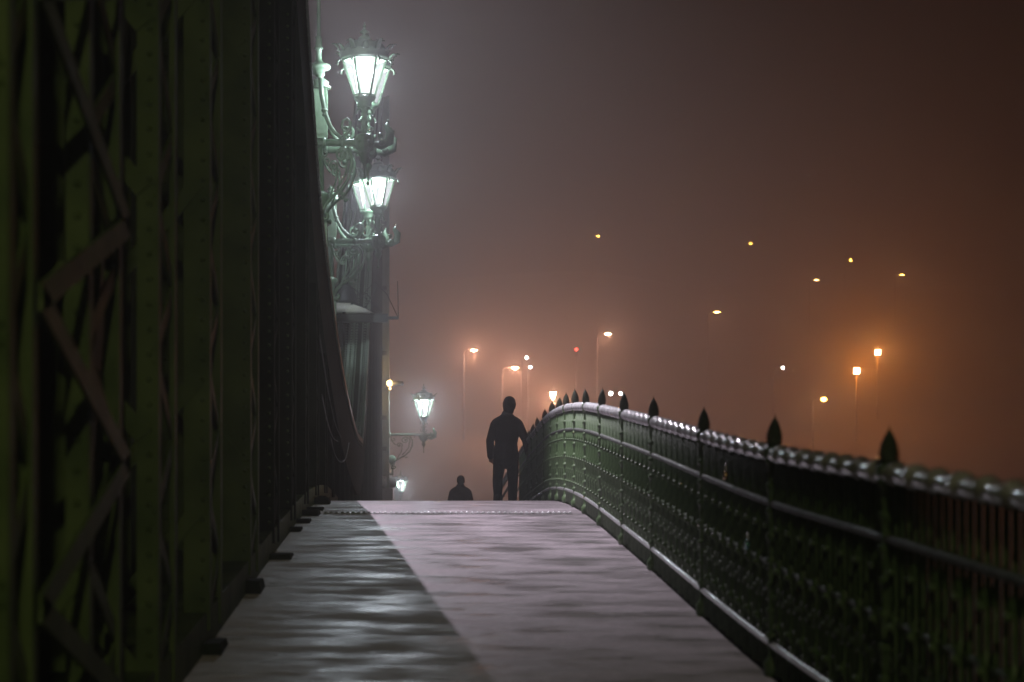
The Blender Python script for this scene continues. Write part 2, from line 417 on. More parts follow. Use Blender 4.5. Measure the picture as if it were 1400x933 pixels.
# base blocks of the columns standing on the walkway edge
for d in [11.8, 14.6, 17.3, 19.7, 21.2, 22.2, 23.3, 24.6, 25.6, 26.6]:
    d += random.uniform(-.25,.25); b = MB(); z = deck_z(d); wdt = random.choice((0.08, 0.11, 0.15)); hh = random.choice((0.03, 0.05, 0.075)); x1 = -0.006 + wdt
    b.add([(-0.05,d-.24,z-.02-0),(x1,d-.24,z-.02),(x1,d+.24,z+.0),(-0.05,d+.24,z+.0),(-0.05,d-.24,z+hh),(x1-.015,d-.22,z+hh),(x1-.015,d+.22,z+hh),(-0.05,d+.24,z+hh)],
          [(0,3,2,1),(4,5,6,7),(0,1,5,4),(1,2,6,5),(2,3,7,6),(3,0,4,7)])
    b.build('base_block', M['shaded'], tr1)  # blocks painted dark for the shade at the truss foot
build_truss(-9.4, -1, 'second dark truss across the roadway, glimpsed only through slots of the near truss', False)

# loose cables hanging on the truss face
def cable(pts, label):
    P = []
    for (x, y, X_) in pts:
        p = (x-564)/X_; P.append(Vector((X_, 2917/p, (680-y)/p)))
    out = []
    for i in range(len(P)-1):
        for k in range(6):
            t = k/6; a = P[max(i-1,0)]; b_ = P[i]; c = P[i+1]; d_ = P[min(i+2,len(P)-1)]
            out.append(0.5*((2*b_)+(c-a)*t+(2*a-5*b_+4*c-d_)*t*t+(3*b_-a-3*c+d_)*t**3))
    out.append(P[-1]); m0 = out[0].copy()
    o = MB().tube([p-m0 for p in out], 0.008, 6).build('cable', M['worn'], None, m0)
    return tag(o, label, 'cable', 'cables on the truss')
cable([(437,458,-1.06),(446,520,-1.06),(457,575,-1.06),(466,598,-1.06)], 'long thin cable running down the dark truss face, the higher one')
cable([(440,540,-1.05),(447,575,-1.05),(455,598,-1.05),(462,604,-1.05)], 'short thin cable curving down the truss under the longer one')
cable([(452,598,-1.04),(458,622,-1.04),(466,632,-1.04),(473,626,-1.04),(477,606,-1.04)], 'loop of slack cable sagging at the low point of the truss')

# ------------------------------------------------------------------ railing
rl = empty('bridge_railing', (RX, 0, 0), 'dark green ornamental iron railing curving over the crest on the right', 'railing')
D0, D1 = 5.0, 36.0
BAL = frange(5.15, 35.8, 0.313)
BAL = BAL[:99]
hr = MB(); pts = []; rad = []
for d in frange(D0, 44, 0.03):
    ph = ((d-5.15) % 0.313)/0.313; e = min(ph, 1-ph)*0.313
    pts.append((0, d, rail_z(d) + (0.006 if e < 0.03 else 0)))
    rad.append(0.050 if e < 0.022 else (0.034 if e < 0.05 else 0.030 + 0.009*math.sin(math.pi*ph)))
hr.tube(pts, rad, 10); hr.build('handrail', M['handrail'], rl)
def rail_sweep(name, off, r, x=0.0, m=M['rail']):
    return MB().tube([(x, d, rail_z(d)+off) for d in frange(D0, 44, 0.25)], r, 8).build(name, m, rl)
rail_sweep('middle_rail', -0.245, (0.024, 0.020), 0, M['worn'])
rail_sweep('bottom_rail', -0.95, (0.026, 0.022), 0, M['handrail'])
b = MB()       # kick plate under the bottom rail
for d0, d1 in zip(frange(D0, 44, 0.5), frange(D0, 44, 0.5)[1:]):
    b.add([(s_*.008+.03, d, rail_z(d)+o) for d in (d0, d1) for s_, o in ((-1,-1.16),(1,-1.16),(1,-.985),(-1,-.985))], [(1,0,4,5),(2,1,5,6),(3,2,6,7),(0,3,7,4)])
b.build('kick_plate', M['shaded'], rl)  # painted dark for the shaded gap below the rail
b = MB()       # lower beaded rail and flat under the handrail
for off in (-0.55,): b.tube([(0, d, rail_z(d)+off) for d in frange(D0, 44, 0.25)], 0.013, 6)
b.build('lattice_rail', M['rail'], rl)

def baluster_mesh():
    b = MB()
    b.lathe([(.011,-1.09),(.011,-.98),(.020,-.97),(.020,-.955),(.013,-.93),(.012,-.88),(.022,-.86),(.022,-.83),(.012,-.80),(.014,-.68),(.012,-.60),(.026,-.57),(.026,-.53),(.012,-.50),(.014,-.42),(.012,-.37),(.021,-.35),(.021,-.32),(.012,-.29),(.012,-.03)], n=8)
    for z in (-.565, -.84, -.36):
        b.ball((-0.024, 0, z), 0.016, 7)
    for z, r in ((-.70, .036),):
        for s in (-1, 1):
            ring = [(0, s*(0.075 + r*math.cos(a)), z + r*1.05*math.sin(a)) for a in [2*math.pi*k/14 for k in range(14)]]
            b.tube(ring, 0.009, 6, closed=True)
        b.ball((0, 0.155, z), 0.017, 6)
    for s in (-1, 1):     # S scrolls low in the field
        sc = [(0, s*(0.02+0.1*math.sin(t*math.pi)), -.93 + .11*t) for t in [k/8 for k in range(9)]]
        b.tube(sc, 0.008, 6)
    b.lathe([(.012,-1.09),(.012,-.0)], (0,0.104,0), 6); b.lathe([(.012,-1.09),(.012,-.0)], (0,0.209,0), 6)      # thin bar between
    return b
proto = baluster_mesh().build('baluster', M['rail'], rl, (0, BAL[0], rail_z(BAL[0])))
for d in BAL[1:]: twin(proto, rl, (0, d, rail_z(d)))
PX = [1215,1057.6,962.3,893.5,852.9,822.3,801.4,786.8,773.9,763.6,754.4,744.6,735.8,728,722]
PD = [5.05] + [2917/((x-564)/RX) for x in PX]
def post_mesh():
    b = MB(); prof = [(.030,-1.12),(.050,-1.10),(.050,-1.04),(.034,-1.02)]
    z = -1.0
    while z < -0.08:
        prof += [(.026,z),(.030,z+.035),(.030,z+.075),(.040,z+.085),(.040,z+.105),(.027,z+.112)]; z += 0.125
    prof += [(.026,-.03),(.045,-.01),(.045,.03),(.03,.04)]
    return b.lathe(prof, (0.0,0,0), 12)
def finial_mesh():
    b = MB(); prof = [(.022,0.028),(.030,.04),(.036,.058)]
    for k in range(7):
        t = k/6; r = 0.046*math.cos(t*1.50)**0.75*(1 if t > .15 else .95)
        prof += [(r+.005, .066+.13*t), (r-.006 if r > .012 else r*.5, .066+.13*t+.014)]
    prof += [(.002,.225)]
    b.lathe(prof, n=12)
    b.v = [(x*.92, y*.92, z*.90) for x, y, z in b.v]
    return b
post = None
for d in PD:
    if post is None:
        post = post_mesh().build('post', M['rail'], rl, (0.0, d, rail_z(d))); fin = finial_mesh().build('finial', M['finial'], post)
    else:
        p2 = twin(post, rl, (0.0, d, rail_z(d))); f2 = twin(fin, p2); f2.rotation_euler = (R(random.uniform(-5,5)), R(random.uniform(-5,5)), random.uniform(0,1)); f2.scale = (random.uniform(.92,1.06),)*2 + (random.uniform(.9,1.08),)

# two small locks made up to stand for coloured glints on the railing
def glint_lock(pos, mt, label):
    o = empty('glint_lock', pos, label, 'glint_lock', 'made-up glints on the railing')
    b = MB(); b.lathe([(.004,-.012),(.024,-.011),(.027,-.006),(.027,.006),(.024,.011),(.004,.012)], (0,0,0), 14, (1,0,0)); b.build('body', mt, o)
    MB().tube([(0,-.016,.02),(0,-.016,.045),(0,0,.06),(0,.016,.045),(0,.016,.02)], .005, 6).build('shackle', M['handrail'], o)
for (x, y, mt, lb) in ((992,650,M['orange_glint_metal'],'made-up lock standing for an orange glint on the upper middle rail of the railing'), (1022,745,M['teal'],'made-up lock standing for a teal glint low among the balusters')):
    p = (x-564)/(RX-0.05); glint_lock((RX-0.05, 2917/p, (680-y)/p), mt, lb)

# ------------------------------------------------------------------ lanterns and lamp posts
def poly_ring(r, z, n, rot): return [Vector((r*math.cos(rot+2*math.pi*k/n), r*math.sin(rot+2*math.pi*k/n), z)) for k in range(n)]
LN = {}
def lantern_meshes():
    rot = R(4); n = 6
    fr = MB(); lo = poly_ring(.175, 0, n, rot); hi = poly_ring(.37, .61, n, rot)
    for k in range(n):
        fr.bar(lo[k], hi[k], .034, .034, (lo[k].x, lo[k].y, 0))
        fr.bar(lo[k], lo[(k+1)%n], .03, .03); fr.bar(hi[k], hi[(k+1)%n], .03, .035)
    fr.lathe([(.10,-.20),(.13,-.16),(.12,-.12),(.17,-.08),(.20,-.03),(.18,-.012)], n=12)
    gl = MB(); lo2 = poly_ring(.168, .01, n, rot); hi2 = poly_ring(.362, .60, n, rot)
    for k in range(n): gl.add([lo2[k], lo2[(k+1)%n], hi2[(k+1)%n], hi2[k]], [(0,1,2,3)])
    rf = MB()
    rf.lathe([(.40,.615),(.425,.64),(.41,.70),(.425,.76),(.40,.775),(.37,.78),(.345,.84),(.28,.895),(.16,.93),(.10,.945),(.13,.96),(.09,1.0),(.045,1.03),(.03,1.06),(.085,1.075),(.075,1.09),(.03,1.13),(.014,1.16),(.03,1.17),(.026,1.19),(.010,1.21),(.018,1.225),(.004,1.25)], n=18)
    cr = MB()
    for k in range(12):
        a = rot + 2*math.pi*k/12; c, s = math.cos(a), math.sin(a); big = (k % 2 == 0)
        e = Vector((c, s, 0)); sd = Vector((-s, c, 0))
        # acanthus leaf curling outwards, with side lobes
        L = .17 if big else .11
        p = [e*.41+Vector((0,0,.73)), e*.45+Vector((0,0,.73+L*.5)), e*(.47+L*.25)+Vector((0,0,.73+L*.9)), e*(.50+L*.35)+Vector((0,0,.73+L*.85))]
        cr.tube(p, [(.05,.012),(.055,.012),(.03,.010),(.012,.008)], 6, up=tuple(e))
        if big:
            for q in (-1, 1): cr.tube([p[1], p[1]+sd*q*.06+e*.03+Vector((0,0,.05)), p[1]+sd*q*.085+e*.055+Vector((0,0,.04))], [.014,.012,.008], 6)
            d = [e*.40+Vector((0,0,.62)), e*.46+Vector((0,0,.58)), e*.45+Vector((0,0,.52)), e*.50+Vector((0,0,.55))]
            cr.tube(d, [.018,.018,.014,.006], 6)
    st = MB()          # open scrolled stem over the arm, knob at the arm, drop under it
    st.lathe([(.05,-.74),(.09,-.70),(.05,-.66),(.035,-.55),(.055,-.45),(.035,-.36),(.045,-.25),(.09,-.20)], n=10)
    for k in range(4):
        a = R(20) + k*math.pi/2; e = Vector((math.cos(a), math.sin(a), 0))
        for (cz, r, sg) in ((-.32,.085,1), (-.52,.07,-1)):
            st.tube([e*(.085+r*.7*math.cos(t)) + Vector((0,0,cz+r*1.2*math.sin(t)*sg)) for t in [math.pi*1.7*i/12 for i in range(13)]], [.02-.001*i for i in range(13)], 6)
    st.lathe([(.06,-.98),(.11,-.95),(.155,-.90),(.165,-.86),(.17,-.74),(.15,-.68),(.09,-.65)], n=8, smooth=False)
    st.lathe([(.004,-1.42),(.026,-1.405),(.030,-1.38),(.02,-1.355),(.012,-1.34),(.016,-1.24),(.03,-1.18),(.07,-1.12),(.085,-1.07),(.05,-1.03),(.09,-.99),(.06,-.96)], n=10)
    for k in range(6):
        a = 2*math.pi*k/6; e = Vector((math.cos(a), math.sin(a), 0)); st.ball(e*.16+Vector((0,0,-.80)), .035, 6)
    for sg in (1, ):   # curled leaf at the end of the arm
        e = Vector((1,0,0))
        st.tube([e*.15+Vector((0,0,-.82)), e*.28+Vector((0,0,-.86)), e*.42+Vector((0,0,-.78)), e*.44+Vector((0,0,-.62)), e*.37+Vector((0,0,-.52)), e*.40+Vector((0,0,-.44))], [.05,.07,.09,.075,.045,.012], 8)
        st.ball(e*.40+Vector((0,0,-.43)), .025, 6); st.ball(e*.27+Vector((0,0,-.68)), .05, 7); st.ball(e*.36+Vector((0,.09,-.8)), .06, 7); st.ball(e*.30+Vector((0,-.10,-.82)), .06, 7)
    return dict(frame=fr, glass=gl, roof=rf, crown=cr, stem=st)
def add_lantern(parent, loc, power, col=COOL):
    if not LN:
        for k, mbb in lantern_meshes().items(): LN[k] = mbb
        fr = LN['frame'].build('lantern', M['lampmetal'], parent, loc)
        LN['obj'] = {'lantern': fr}
        for k, nm in (('glass','lantern_glass'),('roof','lantern_roof'),('crown','leaf_crown'),('stem','lantern_stem')):
            LN['obj'][k] = LN[k].build(nm, M['glass'] if k == 'glass' else M['lampmetal'], fr)
    else:
        fr = twin(LN['obj']['lantern'], parent, loc)
        for k in ('glass','roof','crown','stem'): twin(LN['obj'][k], fr)
    if power: light('lantern_light', power, col, fr, (0,0,.40), 0.10)
    return fr
def spiral(c, r0, r1, a0, a1, k=22): return [(c[0]+(r0+(r1-r0)*i/k)*math.cos(R(a0+(a1-a0)*i/k)), c[1]+(r0+(r1-r0)*i/k)*math.sin(R(a0+(a1-a0)*i/k))) for i in range(k+1)]
def bracket_mesh(L, upper=True, y=0.0):
    """scroll ironwork in the plane of an arm of length L, arm axis at height 0"""
    k = L/1.0; b = MB()
    def T(pts, r, n=7): b.tube([(u*k, y, w_) for (u, w_) in pts], r, n)
    T([(.63,-.07),(.72,-.22),(.715,-.42),(.64,-.63),(.5,-.79),(.32,-.91),(.17,-1.03),(.07,-1.17)] + spiral((.15,-1.24),.085,.02,170,470), .027)
    T(spiral((.50,-.22),.155,.03,-40,500), .022)
    T(spiral((.31,-.40),.10,.02,-30,420), .018)
    T([(.385,-.42),(.40,-.55),(.36,-.70),(.30,-.80),(.25,-.93)], .016)
    T([(.62,-.30),(.60,-.50),(.50,-.66),(.40,-.78)], .018)
    for (u, w_, r) in ((.52,-.88,.035),(.46,-.83,.04),(.57,-.87,.025),(.68,-.12,.03),(.50,-.22,.045),(.56,-.14,.03),(.45,-.15,.028),(.31,-.40,.03),(.70,-.42,.03),(.78,-.09,.025)):
        b.ball((u*k, y, w_), r, 7)
    T([(.05,-.06),(.07,-.22),(.15,-.34),(.21,-.40)], .018); T(spiral((.13,-.18),.07,.02,180,520), .015)
    if upper:
        T([(.03,1.10),(.06,.80),(.13,.52),(.24,.29),(.36,.16),(.50,.075)], [.045,.04,.042,.038,.036,.03])
        T([(.50,.075),(.60,.14),(.685,.25),(.69,.35),(.62,.41),(.53,.37),(.50,.27),(.55,.19),(.62,.21)], [.03,.03,.03,.03,.028,.026,.024,.02,.016])
        for (u, w_, r) in ((.12,.55,.06),(.13,.47,.05),(.58,.25,.045),(.52,.0,.085)): b.ball((u*k, y, w_), r, 8, .7)
    return b
def mast_profile(b, z0, spire):
    b.box(-.13,.13,-.13,.13, z0, -1.35)
    b.lathe([(.17,-1.35),(.17,-1.30),(.10,-1.27),(.085,-1.10),(.11,-.98),(.15,-.92),(.16,-.84),(.11,-.80),(.075,-.78)], n=14)
    b.lathe([(.075,-.78),(.07,-.12),(.115,-.10),(.13,0),(.115,.10),(.08,.12)], n=12)
    b.box(-.125,.125,-.125,.125,.12,.98)
    for s in (-1,1): b.box(-.085,.085,s*.125-.01,s*.125+.01,.2,.9)
    for s in (-1,1): b.box(s*.125-.01,s*.125+.01,-.085,.085,.2,.9)
    b.lathe([(.13,.98),(.19,1.0),(.19,1.03),(.15,1.05),(.16,1.10),(.10,1.15),(.05,1.18),(.07,1.21),(.09,1.23),(.05,1.26),(.015,1.32)], n=14)
    for k in range(18):
        a = 2*math.pi*k/18; b.ball((.175*math.cos(a), .175*math.sin(a), 1.0), .016, 5)
def lamp_post(base, arms, label, spire):
    """base: (x, y, z of arm axis); arms: list of (dy, length, lantern height offset)"""
    t = empty('lamp_post', base, label, 'lamp post', 'ornate lantern posts on the bridge')
    mb = MB(); mast_profile(mb, deck_z(base[1])-base[2]+0.1, spire); mb.build('mast', M['lampmetal'], t)
    for dy, L in arms:
        a = MB().tube([(0,dy,0),(L,dy,0)], .060, 12)
        a.lathe([(.075,-.03),(.085,-.02),(.085,.02),(.075,.03)], (L*.52,dy,0), 12, (1,0,0))
        a.lathe([(.075,-.03),(.09,-.02),(.09,.02),(.075,.03)], (.09,dy,0), 12, (1,0,0))
        if abs(dy) > .2: a.tube([(0,0,0),(0,dy,0)], .05, 10)
        ao = a.build('arm', M['lampmetal'], t)
        bracket_mesh(L, True, dy).build('scroll_bracket', M['lampmetal'], ao)
        add_lantern(t, (L, dy, .80), PW['lantern'])
    return t
Zp = lambda y, p: (680-y)/p
# first pair (scale 80 px/m) and second pair (60 px/m)
A1 = (-1.60, 2917/79.2, 6.06)
lp1 = lamp_post(A1, [(-.38, .78), (.40, .82)], 'tall ornate double lantern post nearest the camera, with a spire, its lanterns the largest', True)
sp = MB()
sp.lathe([(.10,1.24),(.10,1.30),(.19,1.32),(.21,1.36),(.195,1.40),(.11,1.42),(.075,1.46),(.05,1.50),(.05,1.66),(.085,1.68),(.06,1.71),(.05,1.86),(.06,1.88),(.035,1.90),(.032,2.4),(.03,4.1)], (-.02,0,0), 14)
sp.build('spire', M['lampmetal'], lp1)
# roadway lamp behind the near truss: it throws the long shadow of the truss over the walkway
rp = empty('street_lamp', (-2.55, 24.6, deck_z(24.6)-.1), 'tall slender roadway lamp standing hidden behind the near truss, shining over its chord', 'street lamp')
rz_ = 9.5 - (deck_z(24.6)-.1)
MB().lathe([(.11,0),(.12,.5),(.08,.6),(.06,rz_*.6),(.045,rz_+.1)], n=12).build('pole', M['lampmetal'], rp)
MB().tube([(0,0,rz_),(.1,-.1,rz_+.25),(.81,-.6,rz_+.3)], .035, 8).build('arm', M['lampmetal'], rp)
MB().lathe([(.02,.16),(.10,.14),(.17,.04),(.18,0)], (.81,-.6,rz_+.04), 14).build('lamp_head', M['dark'], rp)
sl = bpy.data.lights.new('roadway_light', 'SPOT'); sl.energy = PW['road']; sl.color = ROADC; sl.shadow_soft_size = 0.012
sl.spot_size = R(88); sl.spot_blend = 1.0
so = bpy.data.objects.new('roadway_light', sl); COL.objects.link(so); so.parent = rp; so.location = (.81, -.6, rz_)
so.rotation_euler = Vector((1.9, -2.3, -10.0)).to_track_quat('-Z', 'Y').to_euler()
# lower roadway lamp nearer the camera, also behind the truss: it lights the ironwork of the lantern posts from the front
fp = empty('street_lamp', (-3.5, 6.0, deck_z(6)-.1), 'shorter roadway lamp hidden behind the near truss, facing the ornate lantern posts', 'street lamp')
fz = 3.0 - (deck_z(6)-.1)
MB().lathe([(.11,0),(.12,.5),(.08,.6),(.06,fz*.6),(.05,fz)], n=12).build('pole', M['lampmetal'], fp)
MB().lathe([(.04,-.14),(.10,-.12),(.16,0),(.17,.02)], (0,.12,fz), 14, (.09,1,.07)).build('lamp_head', M['dark'], fp)
fl2 = bpy.data.lights.new('front_light', 'SPOT'); fl2.energy = PW['front']; fl2.color = (.84, 1.0, .84); fl2.shadow_soft_size = 0.12
fl2.spot_size = R(19); fl2.spot_blend = 0.5
fo = bpy.data.objects.new('front_light', fl2); COL.objects.link(fo); fo.parent = fp; fo.location = (0, .2, fz)
fo.rotation_euler = Vector((1.95, 31.0, 2.4)).to_track_quat('-Z', 'Y').to_euler()
A2 = (-1.88, 2917/59.6, 5.83)
lp2 = lamp_post(A2, [(-.32, 1.10), (.36, .86)], 'ornate double lantern post behind the first, its two overlapping lanterns hang lower', False)

# far pylon with its bracket lamp
py = empty('bridge_pylon', (-1.5, 83, deck_z(83)), 'tall hazy grey bridge pylon with greenish recessed panel behind the truss', 'bridge pylon')
zb = 0.0; H = 19.0
b = MB(); b.box(-.62,.0,-.7,.7,0.9,H); b.box(.50,.60,-.7,.7,0.9,H); b.box(0.0,.50,-.45,.7,0.9,H)
b.bar((.03,-.72,0.9),(.03,-.72,H),.05,.05,(0,1,0)); b.build('leg', M['pylon'], py)
b = MB()
for z in (5.3, 6.5, 9.0, 11.5, 14.0): b.box(.0,.50,-.62,-.46,z,z+.16)
b.build('crossbar', M['dark'], py)
b = MB(); b.box(-.72,.72,-.95,.95,0,3.85); b.lathe([(.55,3.852),(.78,3.9),(.86,4.02),(.82,4.2),(.62,4.32),(.4,4.35)], (.05,0,0), 20); b.build('base', M['stone'], py)
b = MB(); b.lathe([(.05,4.6),(.06,4.75),(.11,4.82),(.15,4.92),(.15,5.02),(.1,5.1),(.03,5.14)], (.72,-.3,0), 12); b.bar((.72,-.3,4.36),(.72,-.3,4.7),.07,.07); b.bar((.72,-.3,4.4),(.3,-.3,4.4),.07,.07); b.build('ball_ornament', M['lampmetal'], py)
bl = empty('bracket_lamp', (-.90, 82.4, Zp(595,35.2)), 'single lantern on a long scrolled arm fixed to the hazy pylon', 'bracket lamp')
a = MB().tube([(0,0,0),(1.33,0,0),(1.8,0,0)], [.055,.055,.04], 10); a.lathe([(.06,-.03),(.11,-.02),(.11,.02),(.06,.03)], (.02,0,0), 12, (1,0,0)); a.ball((1.72,0,.18), .05); a.bar((1.72,0,0),(1.72,0,.15),.03,.03)
ao = a.build('arm', M['lampmetal'], bl); bracket_mesh(1.25, False).build('scroll_bracket', M['lampmetal'], ao)
add_lantern(bl, (1.33, 0, .72), PW['pylon'])
bp4 = (-.95, 127, Zp(690,23.0))
t4 = empty('lamp_post', bp4, 'small farthest lantern just above the crest, beside the pylon base', 'lamp post', 'ornate lantern posts on the bridge')
b = MB(); mast_profile(b, deck_z(127)-bp4[2], False); b.build('mast', M['lampmetal'], t4)
a = MB().tube([(0,0,0),(.25,0,0)], .06, 10); a.build('arm', M['lampmetal'], t4)
add_lantern(t4, (.25, 0, .80), PW['pylon'])
fl_ = empty('floodlight', (-.80, 81.5, Zp(524.5,35.8)), 'small grey floodlight glowing orange on the pylon edge above the bracket lantern', 'floodlight')
b = MB(); b.tube([(-.02,0,0),(.03,0,0),(.25,0,0),(.43,0,0),(.46,0,0)], [(.05,.06),(.09,.10),(.09,.10),(.07,.08),(.03,.04)], 12); b.build('housing', M['dark'], fl_)
b = MB(); b.lathe([(.01,-.06),(.10,-.04),(.13,.02),(.09,.08),(.02,.10)], (-.08,-.05,0), 12, (0.3,-1,0)); b.ball((-.06,-.05,-.2), .05); b.build('lens', M['flood'], fl_)
b = MB(); b.bar((-.10,0,-.05),(-.2,.9,-.1),.05,.05); b.build('mounting_arm', M['dark'], fl_)
light('floodlight_light', 60, (1,.6,.25), fl_, (-.12,-.35,0), 0.08)

# inspection gantry with bell hood across the far chord
dG = 2917/55.2; zG = Zp(437,55.2)
gt = empty('inspection_gantry', (-1.23, dG, zG), 'dark gantry bar with a bell shaped hood and wire basket behind the second lantern post', 'gantry')
b = MB(); b.box(-.75,.62,-.12,.12,-.07,.13); b.box(.62,.88,-.05,.05,.0,.07); b.build('bar', M['dark'], gt)
b = MB(); b.lathe([(.40,.36),(.37,.46),(.33,.62),(.26,.76),(.15,.86),(.05,.90),(.03,.98)], (-.50,-.1,0), 18); b.build('hood', M['dark'], gt)
b = MB(); b.lathe([(.80,.135),(.42,.36),(.40,.37),(.39,.36)], (-.50,-.1,0), 18); b.build('skirt', M['cream'], gt)
b = MB(); b.bar((-.22,-.5,.38),(.25,-.2,.13),.06,.05); b.bar((-.22,-.5,.38),(-.48,-.5,.10),.05,.05); b.build('strut', M['dark'], gt)
b = MB()
for p0, p1 in (((.88,0,.03),(.86,0,.95)),((.88,0,.03),(.60,0,.62)),((.60,0,.62),(.30,0,.95)),((.0,-.13,.13),(.35,-.13,.85)),((-.35,-.13,.85),(.45,-.13,.2)),((.30,0,.95),(-.1,0,.5)),((.45,-.13,.2),(.1,-.13,.62)),((-.75,-.13,.55),(.1,-.13,.62))):
    b.tube([p0, p1], .011, 6)
b.build('wire_basket', M['dark'], gt)
# stay between gantry and chord, so that it stands on the truss
MB().box(-.6,-.5,-.1,.1,-2.2,-.07).build('stay', M['dark'], gt)

# lamp behind the camera on the same truss: carries on the row of bridge lamps
lp0 = lamp_post((-1.75, -5.0, 4.6), [(0, 2.3)], 'ornate single lantern post of the same row, standing behind the camera', False)
for c in lp0.children_recursive:
    if c.type == 'LIGHT': c.data.energy = PW['behind']; c.data.color = (1.0, 0.90, 0.50)

# ------------------------------------------------------------------ people
def remesh(o, vox, sm=3):
    m = o.modifiers.new('remesh', 'REMESH'); m.mode = 'VOXEL'; m.voxel_size = vox; m.use_smooth_shade = True
    s = o.modifiers.new('smooth', 'SMOOTH'); s.factor = 0.5; s.iterations = sm
def limb(b, pts, rad, n=12):
    P = [Vector(p) for p in pts]
    out, rr = [], []
    for i in range(len(P)-1):
        for k in range(5):
            t = k/5; out.append(P[i].lerp(P[i+1], t))
            r0 = rad[i] if isinstance(rad[i], tuple) else (rad[i],)*2; r1 = rad[i+1] if isinstance(rad[i+1], tuple) else (rad[i+1],)*2
            rr.append((r0[0]+(r1[0]-r0[0])*t, r0[1]+(r1[1]-r0[1])*t))
    out.append(P[-1]); rr.append(rad[-1] if isinstance(rad[-1], tuple) else (rad[-1],)*2)
    b.tube(out, rr, n, up=(0,1,0))
    b.ball(P[0], min(rr[0]), 10); b.ball(P[-1], min(rr[-1]), 10)
def hand(b, wrist, direc, thumb):
    w = Vector(wrist); d = Vector(direc).normalized(); th = Vector(thumb).normalized(); sdv = d.cross(th).normalized()
    palm = w + d*.09
    limb(b, [w, w+d*.04, palm], [(.026,.022),(.040,.020),(.042,.018)])
    for k, (off, ln) in enumerate(((-.030,.070),(-.010,.080),(.010,.075),(.028,.058))):
        s = palm - d*.01 - th*off
        limb(b, [s, s+d*ln*.5+sdv*.010, s+d*ln*.9+sdv*.035], [.0105,.0095,.008], 8)
    s = w + d*.03 + th*.03
    limb(b, [s, s+th*.025+d*.025, s+th*.03+d*.055+sdv*.01], [.013,.012,.009], 8)
def person(loc, label, J, hgt, cloth, coat=False, cap=True, rz=0):
    t = empty('person', loc, label, 'person', None, rz)
    def trunk(b, g):
        S_ = J['sh']
        limb(b, [(J['hip'][0],0,.88),(J['hip'][0],0,.98),(J['hip'][0]*.8,0,1.10),(J['hip'][0]*.4,0,1.27),(0,.01,1.40),(0,.015,1.475)],
             [(.150+g,.115+g),(.165+g,.120+g),(.150+g,.108+g),(.185+g,.118+g),(.175+g,.105+g),(.075+g,.070+g)], 16)
        for s in S_: limb(b, [(0,.01,1.43),(s[0]*.6,.01,1.435),s], [.07+g,.066+g,.058+g])
    def arms(b, g, end):
        for a in J['arms']:
            A, E, Wr = Vector(a[0]), Vector(a[1]), Vector(a[2])
            limb(b, [A, A.lerp(E,.5), E, E.lerp(Wr,.4), E.lerp(Wr,end)], [.056+g,.050+g,.043+g,.040+g,.032+g])
    def legs(b, g, end):
        for a in J['legs']:
            Hh, K, F = Vector(a[0]), Vector(a[1]), Vector(a[2])
            limb(b, [Hh, Hh.lerp(K,.5), K, K.lerp(F,.35), K.lerp(F,end)], [.088+g,.075+g,.058+g,.056+g,.042+g])
    hc = Vector(J['head'])
    bd = MB(); trunk(bd, 0); arms(bd, 0, 1); legs(bd, 0, 1)
    limb(bd, [(0,.015,1.44), hc-Vector((0,0,.07))], [.062,.058])
    fx, fy = math.sin(J['yaw']), math.cos(J['yaw'])
    F_ = Vector((fx, fy, 0)); Sd = Vector((fy, -fx, 0))
    limb(bd, [hc-Vector((0,0,.095))+F_*.02, hc-Vector((0,0,.05))+F_*.012, hc, hc+Vector((0,0,.06))-F_*.008, hc+Vector((0,0,.105))-F_*.005], [(.045,.052),(.064,.078),(.076,.094),(.072,.090),(.035,.045)], 16)
    limb(bd, [hc+F_*.09+Vector((0,0,.02)), hc+F_*.112-Vector((0,0,.018)), hc+F_*.092-Vector((0,0,.03))], [.010,.016,.012], 8)      # nose
    limb(bd, [hc+F_*.082-Sd*.022-Vector((0,0,.052)), hc+F_*.09-Vector((0,0,.052)), hc+F_*.082+Sd*.022-Vector((0,0,.052))], [.007,.009,.007], 8)
    for s in (-1,1):
        bd.ball(hc+Sd*s*.03+F_*.078+Vector((0,0,.012)), .013)
        limb(bd, [hc+Sd*s*.078+Vector((0,0,.02)), hc+Sd*s*.086-F_*.006-Vector((0,0,.005)), hc+Sd*s*.078-Vector((0,0,.03))], [.012,.014,.009], 8)
    for a in J['arms']: hand(bd, a[2], Vector(a[2])-Vector(a[1])+Vector(a[3]), (0,1,.1))
    for a in J['legs']:
        F = Vector(a[2]); limb(bd, [F, F+Vector((0,-.03,-.05)), F+Vector((0,.10,-.065)), F+Vector((0,.17,-.07))], [.042,.040,(.042,.03),(.034,.022)])
    o = bd.build('body', M['skin'], t); remesh(o, .0075, 3)
    jk = MB(); trunk(jk, .026); arms(jk, .022, .97)
    limb(jk, [(0,.0,1.42),(0,.01,1.50),(0,.012,1.535)], [(.125,.11),(.105,.098),(.098,.092)], 14)          # collar
    hem = .84 if not coat else .60
    limb(jk, [(J['hip'][0],0,1.02),(J['hip'][0],0,.92),(J['hip'][0],0,hem)], [(.172,.140),(.178,.150),(.180 if not coat else .23,.150 if not coat else .17)], 16)
    if cap:        # hood folds lying round the neck
        limb(jk, [(-.09,-.02,1.49),(-.06,-.09,1.50),(0,-.11,1.505),(.06,-.09,1.50),(.09,-.02,1.49)], [.045,.058,.062,.058,.045])
    else:
        limb(jk, [(-.085,-.01,1.53),(-.06,-.07,1.55),(0,-.085,1.555),(.06,-.07,1.55),(.085,-.01,1.53)], [.02,.024,.026,.024,.02])
    j = jk.build('jacket' if not coat else 'overcoat', cloth, t); remesh(j, .010, 3)
    tr_ = MB(); legs(tr_, .022, .97)
